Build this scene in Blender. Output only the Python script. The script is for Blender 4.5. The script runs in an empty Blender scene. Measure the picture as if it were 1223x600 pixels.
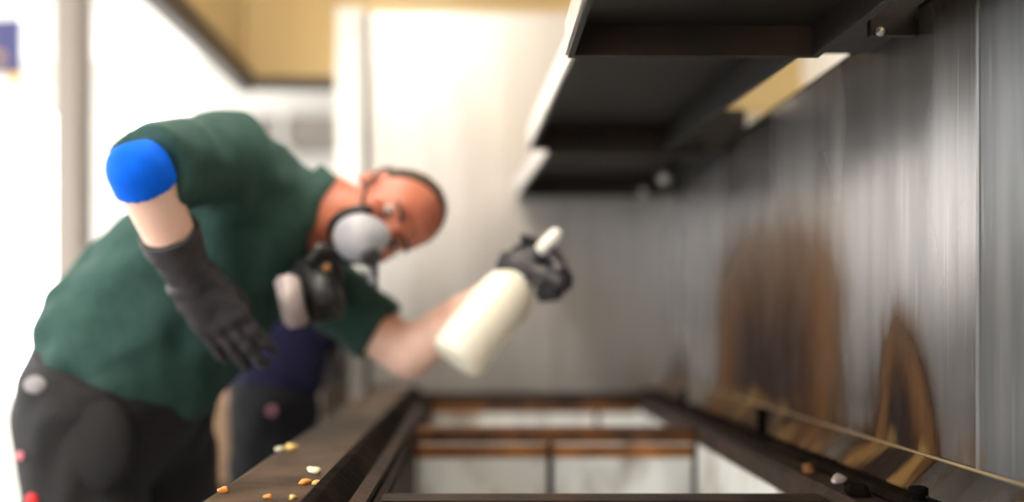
import bpy, bmesh, math, random
import numpy as np
from mathutils import Vector, Matrix

random.seed(7)
SC = bpy.context.scene
COL = SC.collection
FPX, VX, VY, HC = 1100.0, 569.0, 380.0, 1.12      # focal length (px), vanishing point (px), eye height (m)

def P(px, py, Y):
    """photo pixel + distance along the room -> world point"""
    return Vector(((px - VX) / FPX * Y, Y, HC - (py - VY) / FPX * Y))

# ------------------------------------------------------------------ camera
cam = bpy.data.cameras.new('camera')
camo = bpy.data.objects.new('camera', cam); COL.objects.link(camo)
camo.location = (0, 0, HC); camo.rotation_euler = (math.pi / 2, 0, 0)
cam.sensor_width = 36.0; cam.lens = FPX / 1223 * 36
cam.shift_x = (611.5 - VX) / 1223; cam.shift_y = (VY - 300) / 1223
cam.clip_start = 0.02
cam.dof.use_dof = True; cam.dof.focus_distance = 1.2; cam.dof.aperture_fstop = .86
SC.camera = camo

# ------------------------------------------------------------------ world, light, exposure
world = bpy.data.worlds.new('daylight'); SC.world = world; world.use_nodes = True
bg = world.node_tree.nodes['Background']
bg.inputs[0].default_value = (1.0, 0.985, 0.96, 1); bg.inputs[1].default_value = 7.5
SC.view_settings.view_transform = 'Standard'; SC.view_settings.look = 'None'
SC.view_settings.gamma = 1.0; SC.view_settings.use_curve_mapping = False
SC.view_settings.exposure = 0.5

def area(name, loc, rot, sx, sy, power, color=(1, 1, 1), portal=False):
    l = bpy.data.lights.new(name, 'AREA'); l.shape = 'RECTANGLE'; l.size = sx; l.size_y = sy
    l.energy = power; l.color = color
    if portal: l.cycles.is_portal = True
    o = bpy.data.objects.new(name, l); COL.objects.link(o); o.location = loc; o.rotation_euler = rot
    return o

RX0, RX1, RY0, RY1, RH = -4.2, 3.2, -2.5, 6.5, 2.9          # the kitchen
WIN_L = [(-1.6, 0.6), (1.2, 3.4), (4.0, 6.0)]               # windows of the left wall, Y from-to
WIN_F = [(-4.05, -2.80), (-2.56, -1.78)]                    # windows of the far wall, X from-to
WIN_FILL = [(-4.0, -1.9)]                                      # unseen window behind the camera, added for front light
WZ0, WZ1 = 0.55, 2.62
for k, (a, b) in enumerate(WIN_L):
    area('window_daylight', (RX0 - .02, (a + b) / 2, (WZ0 + WZ1) / 2), (0, -math.pi / 2, 0), WZ1 - WZ0, b - a, 1, portal=True)
for k, (a, b) in enumerate(WIN_F):
    area('window_daylight', ((a + b) / 2, RY1 + .02, (WZ0 + WZ1) / 2), (-math.pi / 2, 0, 0), b - a, WZ1 - WZ0, 1, portal=True)

for k, (a, b) in enumerate(WIN_FILL):
    area('window_daylight', ((a + b) / 2, RY0 - .02, (WZ0 + WZ1) / 2), (math.pi / 2, 0, 0), b - a, WZ1 - WZ0, 1, portal=True)

# ------------------------------------------------------------------ materials
MAT = {}
def new_mat(name):
    m = bpy.data.materials.new(name); m.use_nodes = True
    nt = m.node_tree; b = nt.nodes['Principled BSDF']
    MAT[name] = m
    return m, nt, b

def ramp(nt, stops):
    r = nt.nodes.new('ShaderNodeValToRGB')
    while len(r.color_ramp.elements) < len(stops): r.color_ramp.elements.new(0.5)
    for e, (p, c) in zip(r.color_ramp.elements, stops):
        e.position = p; e.color = (*c, 1) if len(c) == 3 else c
    return r

def noise_fac(nt, scale, detail=4, stretch=(1, 1, 1), rough=.55):
    tc = nt.nodes.new('ShaderNodeTexCoord'); mp = nt.nodes.new('ShaderNodeMapping')
    mp.inputs['Scale'].default_value = stretch
    n = nt.nodes.new('ShaderNodeTexNoise'); n.inputs['Scale'].default_value = scale
    n.inputs['Detail'].default_value = detail; n.inputs['Roughness'].default_value = rough
    nt.links.new(tc.outputs['Object'], mp.inputs[0]); nt.links.new(mp.outputs[0], n.inputs['Vector'])
    return n.outputs['Fac']

def simple(name, c1, c2=None, rough=.6, metal=0., scale=8, stretch=(1, 1, 1), bump=0., lo=.35, hi=.65, sheen=0., bscale=None, spec=.5):
    m, nt, b = new_mat(name)
    c2 = c2 or tuple(v * .8 for v in c1)
    f = noise_fac(nt, scale, 5, stretch)
    r = ramp(nt, [(lo, c1), (hi, c2)])
    nt.links.new(f, r.inputs[0]); nt.links.new(r.outputs[0], b.inputs['Base Color'])
    b.inputs['Roughness'].default_value = rough; b.inputs['Metallic'].default_value = metal
    b.inputs['Specular IOR Level'].default_value = spec
    if sheen: b.inputs['Sheen Weight'].default_value = sheen
    if bump:
        bp = nt.nodes.new('ShaderNodeBump'); bp.inputs['Strength'].default_value = bump; bp.inputs['Distance'].default_value = .004
        f2 = noise_fac(nt, bscale or scale * 3, 5, stretch)
        nt.links.new(f2, bp.inputs['Height']); nt.links.new(bp.outputs[0], b.inputs['Normal'])
    return m

def math_node(nt, op, a, b=None, clamp=False):
    n = nt.nodes.new('ShaderNodeMath'); n.operation = op; n.use_clamp = clamp
    for i, v in enumerate((a, b)):
        if v is None: continue
        if isinstance(v, (int, float)): n.inputs[i].default_value = v
        else: nt.links.new(v, n.inputs[i])
    return n.outputs[0]

def map_range(nt, v, a, b, c=0., d=1.):
    n = nt.nodes.new('ShaderNodeMapRange'); n.interpolation_type = 'SMOOTHSTEP'
    nt.links.new(v, n.inputs[0])
    for i, q in enumerate((a, b, c, d)): n.inputs[i + 1].default_value = q
    return n.outputs[0]

def mix_col(nt, fac, a, b):
    n = nt.nodes.new('ShaderNodeMix'); n.data_type = 'RGBA'
    nt.links.new(fac, n.inputs[0])
    for i, v in ((6, a), (7, b)):
        if isinstance(v, tuple): n.inputs[i].default_value = (*v, 1)
        else: nt.links.new(v, n.inputs[i])
    return n.outputs[2]

# brushed steel with the brown burn stains of the splashback (stains sit at fixed places on the sheet)
def steel(name, c1, c2, rough, stains=False):
    m, nt, b = new_mat(name)
    f = noise_fac(nt, 5, 6, (4, 4, .3), .6)
    col = ramp(nt, [(.34, c1), (.66, c2)]); nt.links.new(f, col.inputs[0]); c = col.outputs[0]
    fine = map_range(nt, noise_fac(nt, 60, 3, (3, 3, .06), .5), .62, .74)          # fine vertical scratches
    c = mix_col(nt, math_node(nt, 'MULTIPLY', fine, .45), c, tuple(min(1, v * 1.7) for v in c2))
    r = map_range(nt, noise_fac(nt, 3, 2, (2, 2, .5)), .2, .8, rough - .05, rough + .08)
    metal = None
    if stains:
        tc = nt.nodes.new('ShaderNodeTexCoord'); sp = nt.nodes.new('ShaderNodeSeparateXYZ')
        nt.links.new(tc.outputs['Object'], sp.inputs[0])
        wob = math_node(nt, 'MULTIPLY', math_node(nt, 'SUBTRACT', noise_fac(nt, 7, 5, (1, 2.2, .6)), .5), .12)
        y = math_node(nt, 'ADD', sp.outputs[1], wob); z = math_node(nt, 'ADD', sp.outputs[2], wob)
        total = None; masks = []
        for (y0, y1, zb, zt, taper, soft) in ((1.54, 2.36, .84, 1.48, .10, .22), (1.215, 1.465, .86, 1.24, .86, .10), (2.62, 2.98, .82, 1.12, .3, .2)):
            mid, hw = (y0 + y1) / 2, (y1 - y0) / 2
            t = map_range(nt, z, zb, zt, 0, 1)
            w = math_node(nt, 'MULTIPLY', math_node(nt, 'SUBTRACT', 1.0, math_node(nt, 'MULTIPLY', t, taper)), hw)
            d = math_node(nt, 'SUBTRACT', math_node(nt, 'ABSOLUTE', math_node(nt, 'SUBTRACT', y, mid)), w)
            mk = math_node(nt, 'MULTIPLY', map_range(nt, d, soft * .5, -soft * .5), map_range(nt, z, zt, zt - (zt - zb) * .62))
            core = math_node(nt, 'MULTIPLY', map_range(nt, d, -hw * .06, -hw * .60), map_range(nt, z, zb + (zt - zb) * .84, zb + (zt - zb) * .30))
            masks.append((mk, core))
        patch = map_range(nt, noise_fac(nt, 14, 5, (1, 2, .5)), .3, .6, .72, 1)
        weights = (.95, 1.0, .55)
        for (mk, core), wgt in zip(masks, weights):
            a = math_node(nt, 'MULTIPLY', math_node(nt, 'MULTIPLY', mk, patch), wgt)
            c = mix_col(nt, map_range(nt, a, 0, .55), c, (.115, .053, .018))
            c = mix_col(nt, math_node(nt, 'MULTIPLY', core, wgt), c, (.019, .010, .008))
            total = a if total is None else math_node(nt, 'MAXIMUM', total, a)
        # yellow grease run along the fold at the foot of the sheet
        gr = math_node(nt, 'MULTIPLY', map_range(nt, z, .965, .935), map_range(nt, noise_fac(nt, 6, 4, (1, 3, 1)), .45, .62))
        c = mix_col(nt, math_node(nt, 'MULTIPLY', gr, .6), c, (.27, .16, .055))
        metal = map_range(nt, total, .45, 1, .92, .05)
        r = math_node(nt, 'ADD', r, map_range(nt, total, .3, 1, 0, .3)); nt.links.new(map_range(nt, total, 0, 1, .5, .05), b.inputs['Specular IOR Level'])
        nt.links.new(metal, b.inputs['Metallic'])
    else:
        b.inputs['Metallic'].default_value = .92
    nt.links.new(c, b.inputs['Base Color']); nt.links.new(r, b.inputs['Roughness'])
    return m

steel('stained_steel', (.29, .283, .285), (.42, .405, .405), .26, True)
steel('brushed_steel', (.49, .475, .47), (.59, .575, .57), .42)
steel('dimmed_steel', (.15, .152, .16), (.25, .25, .26), .46, True)  # near sheet: colour darkened and finish dulled to mute the window reflection
steel('seam_steel', (.33, .33, .33), (.42, .41, .40), .45)
steel('bright_steel', (.80, .79, .78), (.90, .89, .88), .45)
simple('soot_metal', (.006, .0045, .004), (.013, .010, .008), .42, .05, 7, bump=.3)
simple('soot_brown', (.014, .009, .005), (.036, .020, .010), .55, .05, 9, bump=.4)
simple('shelf_edge', (.72, .70, .68), (.55, .52, .50), .35, .8, 6)
simple('hood_tan', (.58, .44, .215), (.52, .39, .185), .38, .15, 2.2, stretch=(1, 1, .4))
simple('hood_lip', (.075, .055, .045), (.05, .037, .03), .45, .5, 5)
simple('rust', (.20, .075, .018), (.045, .020, .010), .72, .25, 14, bump=.7, lo=.38, hi=.62)
simple('fold_tan', (.20, .15, .10), (.30, .22, .12), .5, .4, 6)
simple('rust_lit_edge', (.36, .135, .022), (.14, .052, .014), .6, .1, 10, bump=.6)  # rust, with the lit lower edge of the rail put into its brighter orange
simple('rust_dark', (.040, .023, .015), (.014, .010, .008), .65, .05, 14, bump=.7, spec=.25)
simple('black_iron', (.004, .003, .0026), (.014, .009, .006), .9, 0, 14, bump=.6, spec=.04)
simple('tray_grey', (.80, .83, .84), (.30, .265, .23), .5, .1, 10, stretch=(1, 1, .45), bump=.2, lo=.47, hi=.70)
simple('counter_steel', (.040, .024, .015), (.085, .056, .036), .6, 0, 11, bump=.3, spec=.12)
simple('range_side', (.33, .32, .31), (.25, .24, .23), .45, .7, 4)
simple('wall_white', (.84, .82, .79), (.80, .78, .75), .7, 0, 3)
simple('wall_tile', (.30, .265, .235), (.26, .23, .20), .5, 0, 3)
simple('ceiling_white', (.84, .82, .78), (.80, .78, .74), .8, 0, 2)
simple('pillar_beige', (.34, .295, .26), (.31, .265, .235), .7, 0, 3)
simple('floor_tile', (.50, .47, .43), (.40, .37, .34), .45, 0, 4)
simple('wood_tan', (.34, .21, .12), (.25, .15, .085), .55, 0, 3, stretch=(6, 6, .6))
simple('duct_grey', (.27, .245, .225), (.23, .205, .19), .5, .3, 3)
simple('green_cotton', (.030, .074, .064), (.023, .059, .051), .9, 0, 40, bump=.15, spec=.25)
simple('navy_cotton', (.004, .004, .026), (.003, .003, .019), .9, 0, 40, bump=.15, spec=.2)
simple('black_twill', (.0095, .0085, .0105), (.006, .0055, .007), .85, 0, 60, bump=.15)
simple('grey_twill', (.009, .009, .011), (.006, .006, .008), .9, 0, 60, bump=.15, spec=.2)
simple('glove_black', (.030, .027, .034), (.018, .016, .021), .55, 0, 30, bump=.2)
simple('rubber_black', (.013, .013, .014), (.008, .008, .009), .45, 0, 30)
simple('skin', (.70, .36, .25), (.60, .27, .18), .5, 0, 9)
MAT['skin'].node_tree.nodes['Principled BSDF'].inputs['Subsurface Weight'].default_value = .12
MAT['skin'].node_tree.nodes['Principled BSDF'].inputs['Subsurface Radius'].default_value = (.012, .005, .003)
simple('skin_red', (.56, .19, .125), (.48, .15, .10), .5, 0, 9)
simple('hair_brown', (.030, .018, .012), (.055, .032, .02), .6, 0, 90, stretch=(1, 1, 1), bump=.5)
simple('eye_white', (.42, .36, .33), (.38, .32, .30), .3)
simple('eye_dark', (.03, .02, .015), (.02, .015, .01), .2)
simple('blue_band', (.0, .125, .82), (.0, .105, .72), .8, 0, 20, spec=.15)
simple('mask_grey', (.42, .43, .48), (.35, .36, .41), .45, 0, 10)
simple('valve_dark', (.03, .032, .035), (.06, .06, .065), .4, 0, 20)
simple('bottle_cream', (.92, .89, .77), (.88, .83, .68), .35, 0, 4)
MAT['bottle_cream'].node_tree.nodes['Principled BSDF'].inputs['Subsurface Weight'].default_value = .15
simple('plastic_white', (.88, .86, .80), (.84, .82, .76), .35, 0, 6)
simple('pale_metal', (.50, .42, .41), (.42, .35, .34), .4, .3, 8)
simple('orange_spot', (.30, .12, .015), (.25, .09, .01), .5)
simple('dial_grey', (.12, .11, .11), (.09, .085, .085), .5)
simple('pink_rivet', (.75, .24, .30), (.65, .18, .24), .4)
simple('dull_pink', (.30, .12, .18), (.25, .10, .15), .6)
simple('red_tag', (.75, .02, .03), (.65, .015, .02), .5)
simple('label_white', (.36, .33, .35), (.26, .24, .26), .6, 0, 30)
simple('navy_sign', (.055, .060, .19), (.045, .05, .16), .6)
simple('yellow_trim', (.80, .52, .05), (.72, .45, .04), .6)
simple('tan_emblem', (.55, .33, .14), (.48, .28, .12), .6)
simple('crumb_yellow', (.75, .52, .16), (.60, .38, .10), .4)
simple('crumb_orange', (.75, .30, .06), (.60, .22, .04), .4)
simple('crumb_white', (.80, .74, .52), (.70, .62, .40), .4)
simple('frame_white', (.82, .81, .79), (.78, .77, .75), .5)

def glass_mat():
    m, nt, b = new_mat('pane_glass')
    nt.nodes.remove(b); out = nt.nodes['Material Output']
    t = nt.nodes.new('ShaderNodeBsdfTransparent'); t.inputs[0].default_value = (.96, .97, .97, 1)
    g = nt.nodes.new('ShaderNodeBsdfGlossy'); g.inputs['Roughness'].default_value = .05
    mx = nt.nodes.new('ShaderNodeMixShader'); mx.inputs[0].default_value = .06
    nt.links.new(t.outputs[0], mx.inputs[1]); nt.links.new(g.outputs[0], mx.inputs[2]); nt.links.new(mx.outputs[0], out.inputs[0])
glass_mat()
def lamp_mat(name, col, strength):
    m, nt, b = new_mat(name)
    b.inputs['Emission Color'].default_value = (*col, 1); b.inputs['Emission Strength'].default_value = strength
    b.inputs['Base Color'].default_value = (.9, .9, .9, 1)
lamp_mat('lamp_white', (1, .95, .88), 7.0)
lamp_mat('lamp_warm', (1, .965, .90), 85.0)

# ------------------------------------------------------------------ object helpers
def tag(o, label=None, cat=None, group=None, kind=None):
    if label: o['label'] = label
    if cat: o['category'] = cat
    if group: o['group'] = group
    if kind: o['kind'] = kind
    return o
def empty(name, loc=(0, 0, 0)):
    o = bpy.data.objects.new(name, None); COL.objects.link(o); o.location = loc; o.empty_display_size = .1
    WORLD[o.name] = tuple(loc)
    return o
def setparent(o, p):
    """parent without moving: every object keeps the world place it was built at"""
    if p is not None:
        o.parent = p
        o.matrix_parent_inverse = Matrix.Translation(WORLD.get(p.name, (0, 0, 0))).inverted()
WORLD = {}
def link_mesh(name, me, mat, parent=None, smooth=False):
    me.materials.append(MAT[mat])
    if smooth:
        for p in me.polygons: p.use_smooth = True
    o = bpy.data.objects.new(name, me); COL.objects.link(o); setparent(o, parent)
    return o
def obj(name, bm, mat, parent=None, smooth=False, bevel=0., seg=2):
    if bevel:
        bmesh.ops.bevel(bm, geom=[e for e in bm.edges if len(e.link_faces) == 2 and e.calc_face_angle(0) > .5], offset=bevel, segments=seg, affect='EDGES', clamp_overlap=True)
    bmesh.ops.recalc_face_normals(bm, faces=bm.faces)
    me = bpy.data.meshes.new(name); bm.to_mesh(me); bm.free()
    return link_mesh(name, me, mat, parent, smooth)
def box(bm, x0, x1, y0, y1, z0, z1, M=None):
    r = bmesh.ops.create_cube(bm, size=1)
    T = Matrix.Translation(((x0 + x1) / 2, (y0 + y1) / 2, (z0 + z1) / 2)) @ Matrix.Diagonal((x1 - x0, y1 - y0, z1 - z0, 1))
    bmesh.ops.transform(bm, matrix=(M @ T if M else T), verts=r['verts'])
    return bm
def boxo(name, x0, x1, y0, y1, z0, z1, mat, parent=None, bevel=0., M=None):
    return obj(name, box(bmesh.new(), x0, x1, y0, y1, z0, z1, M), mat, parent, bevel=bevel)
def prism_y(bm, pts, y0, y1):
    """closed XZ outline swept along Y"""
    a = [bm.verts.new((x, y0, z)) for x, z in pts]; b = [bm.verts.new((x, y1, z)) for x, z in pts]
    n = len(pts)
    bm.faces.new(a); bm.faces.new(b[::-1])
    for i in range(n): bm.faces.new((a[i], b[i], b[(i + 1) % n], a[(i + 1) % n]))
    return bm
def frame_to(d):
    d = Vector(d).normalized()
    u = d.orthogonal().normalized(); v = d.cross(u)
    return Matrix((u, v, d)).transposed()
def lathe(bm, p0, d, prof, n=28):
    """prof: (distance along d, radius)"""
    R = frame_to(d); p0 = Vector(p0); rings = []
    for t, r in prof:
        rings.append([bm.verts.new(p0 + R @ Vector((r * math.cos(2 * math.pi * k / n), r * math.sin(2 * math.pi * k / n), t))) for k in range(n)])
    for a, b in zip(rings, rings[1:]):
        for k in range(n): bm.faces.new((a[k], a[(k + 1) % n], b[(k + 1) % n], b[k]))
    bm.faces.new(rings[0][::-1]); bm.faces.new(rings[-1])
    return bm
def tube(bm, pts, r, n=10, closed=False):
    pts = [Vector(p) for p in pts]; rings = []; m = len(pts)
    u = None
    for i, p in enumerate(pts):
        if closed: d = pts[(i + 1) % m] - pts[i - 1]
        else: d = pts[min(i + 1, m - 1)] - pts[max(i - 1, 0)]
        d.normalize()
        if u is None: u = d.orthogonal().normalized()
        u = (u - d * u.dot(d)).normalized(); v = d.cross(u)
        rings.append([bm.verts.new(p + (u * math.cos(2 * math.pi * k / n) + v * math.sin(2 * math.pi * k / n)) * r) for k in range(n)])
    for i in range(m if closed else m - 1):
        a, b = rings[i], rings[(i + 1) % m]
        for k in range(n): bm.faces.new((a[k], a[(k + 1) % n], b[(k + 1) % n], b[k]))
    if not closed:
        bm.faces.new(rings[0][::-1]); bm.faces.new(rings[-1])
    return bm
def ball(bm, c, r, M=None, sub=3):
    q = bmesh.ops.create_icosphere(bm, subdivisions=sub, radius=1)
    r = r if hasattr(r, '__len__') else (r, r, r)
    T = Matrix.Translation(c) @ ((M.to_4x4() if M else Matrix.Identity(4)) @ Matrix.Diagonal((*r, 1)))
    bmesh.ops.transform(bm, matrix=T, verts=q['verts'])
    return bm

# ------------------------------------------------------------------ implicit surfaces for bodies and clothes
class Field:
    def __init__(s, lo, hi, h):
        s.h = h; s.o = np.array(lo, float)
        s.n = np.ceil((np.array(hi, float) - s.o) / h).astype(int) + 1
        s.F = np.full(s.n, .3, np.float32)
        s.ax = [s.o[i] + np.arange(s.n[i]) * h for i in range(3)]
    def sl(s, lo, hi):
        a = np.clip(np.floor((np.array(lo) - s.o) / s.h).astype(int), 0, s.n); b = np.clip(np.ceil((np.array(hi) - s.o) / s.h).astype(int) + 1, 0, s.n)
        return tuple(slice(int(i), int(j)) for i, j in zip(a, b))
    def grid(s, sl):
        return np.meshgrid(*[s.ax[i][sl[i]] for i in range(3)], indexing='ij', sparse=True)
    def put(s, sl, d, k, op):
        f = s.F[sl]
        if op == 'sub':
            h = np.clip(.5 - .5 * (f + d) / k, 0, 1); s.F[sl] = f * (1 - h) - d * h + k * h * (1 - h)
        else:
            h = np.clip(.5 + .5 * (f - d) / k, 0, 1); s.F[sl] = f * (1 - h) + d * h - k * h * (1 - h)
    def cone(s, a, b, ra, rb, k=.03, op='add'):
        a = np.array(a, float); b = np.array(b, float); m = max(ra, rb) + k + 3 * s.h
        sl = s.sl(np.minimum(a, b) - m, np.maximum(a, b) + m)
        if s.F[sl].size == 0: return
        X, Y, Z = s.grid(sl); ab = b - a
        t = np.clip(((X - a[0]) * ab[0] + (Y - a[1]) * ab[1] + (Z - a[2]) * ab[2]) / (ab @ ab + 1e-12), 0, 1)
        d = np.sqrt((X - a[0] - t * ab[0]) ** 2 + (Y - a[1] - t * ab[1]) ** 2 + (Z - a[2] - t * ab[2]) ** 2) - (ra + (rb - ra) * t)
        s.put(sl, d, k, op)
    def chain(s, pts, rs, k=.02):
        for i in range(len(pts) - 1): s.cone(pts[i], pts[i + 1], rs[i], rs[i + 1], k)
    def ell(s, c, R, r, k=.04, op='add'):
        """R: 3 axis vectors, r: 3 radii"""
        c = np.array(c, float); A = np.array([list(v) for v in R], float); r = np.array(r, float); m = r.max() + k + 3 * s.h
        sl = s.sl(c - m, c + m)
        if s.F[sl].size == 0: return
        X, Y, Z = s.grid(sl); X = X - c[0]; Y = Y - c[1]; Z = Z - c[2]
        q = [A[i][0] * X + A[i][1] * Y + A[i][2] * Z for i in range(3)]
        k0 = np.sqrt(sum((q[i] / r[i]) ** 2 for i in range(3))); k1 = np.sqrt(sum((q[i] / r[i] ** 2) ** 2 for i in range(3))) + 1e-9
        s.put(sl, k0 * (k0 - 1) / k1, k, op)
    def half(s, p, n):
        """keep the side n points to"""
        n = np.array(Vector(n).normalized()); p = np.array(p, float)
        X, Y, Z = s.grid((slice(None),) * 3)
        s.F = np.maximum(s.F, -((X - p[0]) * n[0] + (Y - p[1]) * n[1] + (Z - p[2]) * n[2])).astype(np.float32)
    def folds(s, amp, d, wl, warp=.6, seed=0):
        """cloth folds: ridges across direction d"""
        d = Vector(d).normalized(); u = d.orthogonal().normalized(); v = d.cross(u)
        X, Y, Z = s.grid((slice(None),) * 3)
        q = [w[0] * X + w[1] * Y + w[2] * Z for w in (d, u, v)]
        w = 2 * np.pi / wl
        ph = q[0] * w + warp * np.sin(q[1] * w * .7 + seed) + warp * np.sin(q[2] * w * .55 + 1.3 * seed)
        g = np.sin(ph) * (.55 + .45 * np.sin(q[1] * w * .45 + 2.1 * seed + q[2] * w * .3))
        s.F = (s.F + amp * g).astype(np.float32)
    def mesh(s, name):
        F = s.F; I = F < 0; n = F.shape
        c = [(i, j, k) for i in (0, 1) for j in (0, 1) for k in (0, 1)]
        cut = lambda A, i, j, k: A[i:n[0] - 1 + i, j:n[1] - 1 + j, k:n[2] - 1 + k]
        cnt = sum(cut(I, *q).astype(np.int8) for q in c)
        idx = np.argwhere((cnt > 0) & (cnt < 8))
        acc = np.zeros((len(idx), 3)); num = np.zeros(len(idx))
        for a in c:
            for ax in range(3):
                if a[ax]: continue
                b = list(a); b[ax] = 1
                fa = F[tuple((idx + a).T)]; fb = F[tuple((idx + b).T)]
                m = (fa < 0) != (fb < 0)
                t = np.where(m, fa / (fa - fb + 1e-12), 0)
                p = np.tile(np.array(a, float), (len(idx), 1)); p[:, ax] += t
                acc[m] += p[m]; num[m] += 1
        V = s.o + (idx + acc / num[:, None]) * s.h
        vid = np.full(np.array(n) - 1, -1, np.int64); vid[tuple(idx.T)] = np.arange(len(idx))
        quads = []
        for ax in range(3):
            u, v = [(1, 2), (2, 0), (0, 1)][ax]
            sa = [slice(None)] * 3; sb = [slice(None)] * 3; sa[ax] = slice(0, -1); sb[ax] = slice(1, None)
            A = I[tuple(sa)]; B = I[tuple(sb)]
            e = np.argwhere(A != B)
            e = e[(e[:, u] > 0) & (e[:, v] > 0) & (e[:, u] < n[u] - 1) & (e[:, v] < n[v] - 1)]
            flip = ~A[tuple(e.T)]
            def g(du, dv):
                q = e.copy(); q[:, u] -= du; q[:, v] -= dv; return vid[tuple(q.T)]
            Q = np.stack([g(1, 1), g(0, 1), g(0, 0), g(1, 0)], 1)
            Q[flip] = Q[flip][:, ::-1]
            quads.append(Q)
        Q = np.concatenate(quads); Q = Q[(Q >= 0).all(1)]
        me = bpy.data.meshes.new(name)
        me.vertices.add(len(V)); me.vertices.foreach_set('co', V.astype(np.float32).ravel())
        me.loops.add(Q.size); me.loops.foreach_set('vertex_index', Q.astype(np.int32).ravel())
        me.polygons.add(len(Q)); me.polygons.foreach_set('loop_start', np.arange(0, Q.size, 4, dtype=np.int32))
        me.polygons.foreach_set('use_smooth', np.ones(len(Q), bool))
        me.update(calc_edges=True); me.validate()
        return me

# ================================================================== THE ROOM
boxo('floor', RX0 - .2, RX1 + .2, RY0 - .2, RY1 + .2, -.1, 0, 'floor_tile')
tag(bpy.data.objects['floor'], 'pale tiled kitchen floor below the cooking range', 'floor', kind='structure')
tag(boxo('ceiling', RX0 - .2, RX1 + .2, RY0 - .2, RY1 + .2, RH, RH + .1, 'ceiling_white'), 'cream white kitchen ceiling at upper left', 'ceiling', kind='structure')

def wall_with_openings(name, axis, pos, thick, a0, a1, opens, label, mat='wall_white'):
    bm = bmesh.new()
    def seg(u0, u1, z0, z1):
        if axis == 'x': box(bm, pos, pos + thick, u0, u1, z0, z1)
        else: box(bm, u0, u1, pos, pos + thick, z0, z1)
    u = a0
    for (o0, o1) in opens:
        seg(u, o0, 0, RH); seg(o0, o1, 0, WZ0); seg(o0, o1, WZ1, RH); u = o1
    seg(u, a1, 0, RH)
    return tag(obj(name, bm, mat), label, 'wall', kind='structure')
wall_with_openings('wall_left', 'x', RX0 - .15, .15, RY0, RY1, WIN_L, 'white side wall pierced by tall bright windows')
wall_with_openings('wall_far', 'y', RY1, .15, RX0, RX1, WIN_F, 'white far wall with overexposed windows behind the worker')
wall_with_openings('wall_front', 'y', RY0 - .15, .15, RX0, RX1, WIN_FILL, 'grey beige kitchen wall opposite the far windows', 'wall_tile')
tag(boxo('wall_side', RX1, RX1 + .15, RY0, RY1, 0, RH, 'wall_tile'), 'plain grey beige kitchen wall beyond the steel splashback', 'wall', kind='structure')

nwin = 0
def window(axis, a0, a1, label, yw=RY1 + .08):
    global nwin
    nwin += 1
    w = empty('window_%d' % nwin, ((RX0 - .08, (a0 + a1) / 2, WZ0) if axis == 'x' else ((a0 + a1) / 2, yw, WZ0)))
    tag(w, label, 'window', kind='structure')
    def B(nm, u0, u1, z0, z1, d0, d1, mat):
        if axis == 'x': return boxo(nm, RX0 - .08 + d0, RX0 - .08 + d1, u0, u1, z0, z1, mat, w)
        return boxo(nm, u0, u1, yw + d0, yw + d1, z0, z1, mat, w)
    t = .05
    B('window_frame', a0, a0 + t, WZ0, WZ1, -.03, .03, 'frame_white'); B('window_frame', a1 - t, a1, WZ0, WZ1, -.03, .03, 'frame_white')
    B('window_frame', a0 + t, a1 - t, WZ0, WZ0 + t, -.03, .03, 'frame_white'); B('window_frame', a0 + t, a1 - t, WZ1 - t, WZ1, -.03, .03, 'frame_white')
    B('pane', a0 + t, a1 - t, WZ0 + t, WZ1 - t, -.004, .004, 'pane_glass')
for a, b, s in zip((0, 1, 2), WIN_L, ('nearest the camera', 'beside the cooking range', 'next to the far wall')):
    window('x', *b, 'bright side window %s' % s)
window('y', *WIN_F[0], 'overexposed white window left of the beige pillar')
window('y', *WIN_F[1], 'overexposed white window between beige pillar and green polo shirt')

window('y', *WIN_FILL[0], 'added fill light window in the wall opposite the far windows', RY0 - .08)

# beige pillar between the two far windows
bm = bmesh.new(); box(bm, -2.262, -2.112, 4.9, 5.1, 0, RH)
tag(obj('trim_1', bm, 'pillar_beige', bevel=.012), 'beige grey upright pillar between the two bright windows', 'pillar', kind='structure')

# unseen ceiling light panels, added to fill in the room light
for (x, y, s) in ((-2.6, .3, 'nearest the camera'), (-2.6, 3.2, 'over the aisle')):
    t = tag(empty('ceiling_fill_light', (x, y, RH)), 'added square white fill light panel on the ceiling %s' % s, 'lamp', 'added ceiling fill lights')
    bm = bmesh.new()
    for q in ((-.32, -.28, -.32, .32), (.28, .32, -.32, .32), (-.28, .28, -.32, -.28), (-.28, .28, .28, .32)):
        box(bm, x + q[0], x + q[1], y + q[2], y + q[3], RH - .04, RH)
    obj('frame', bm, 'frame_white', t)
    boxo('diffuser', x - .28, x + .28, y - .28, y + .28, RH - .03, RH, 'lamp_white', t)

# pale duct run on the far wall, seen between shoulder and steel panel
t = tag(empty('air_duct', (-1.0, 6.3, 2.2)), 'pale grey box duct along the far wall below the hood edge', 'duct')
boxo('duct_box', -1.66, .9, 6.08, 6.49, 2.28, 2.46, 'duct_grey', t, .01)
boxo('duct_flange', -1.30, -1.26, 6.06, 6.49, 2.26, 2.48, 'frame_white', t, .004)
boxo('duct_flange', -.30, -.26, 6.06, 6.49, 2.26, 2.48, 'frame_white', t, .004)
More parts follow.
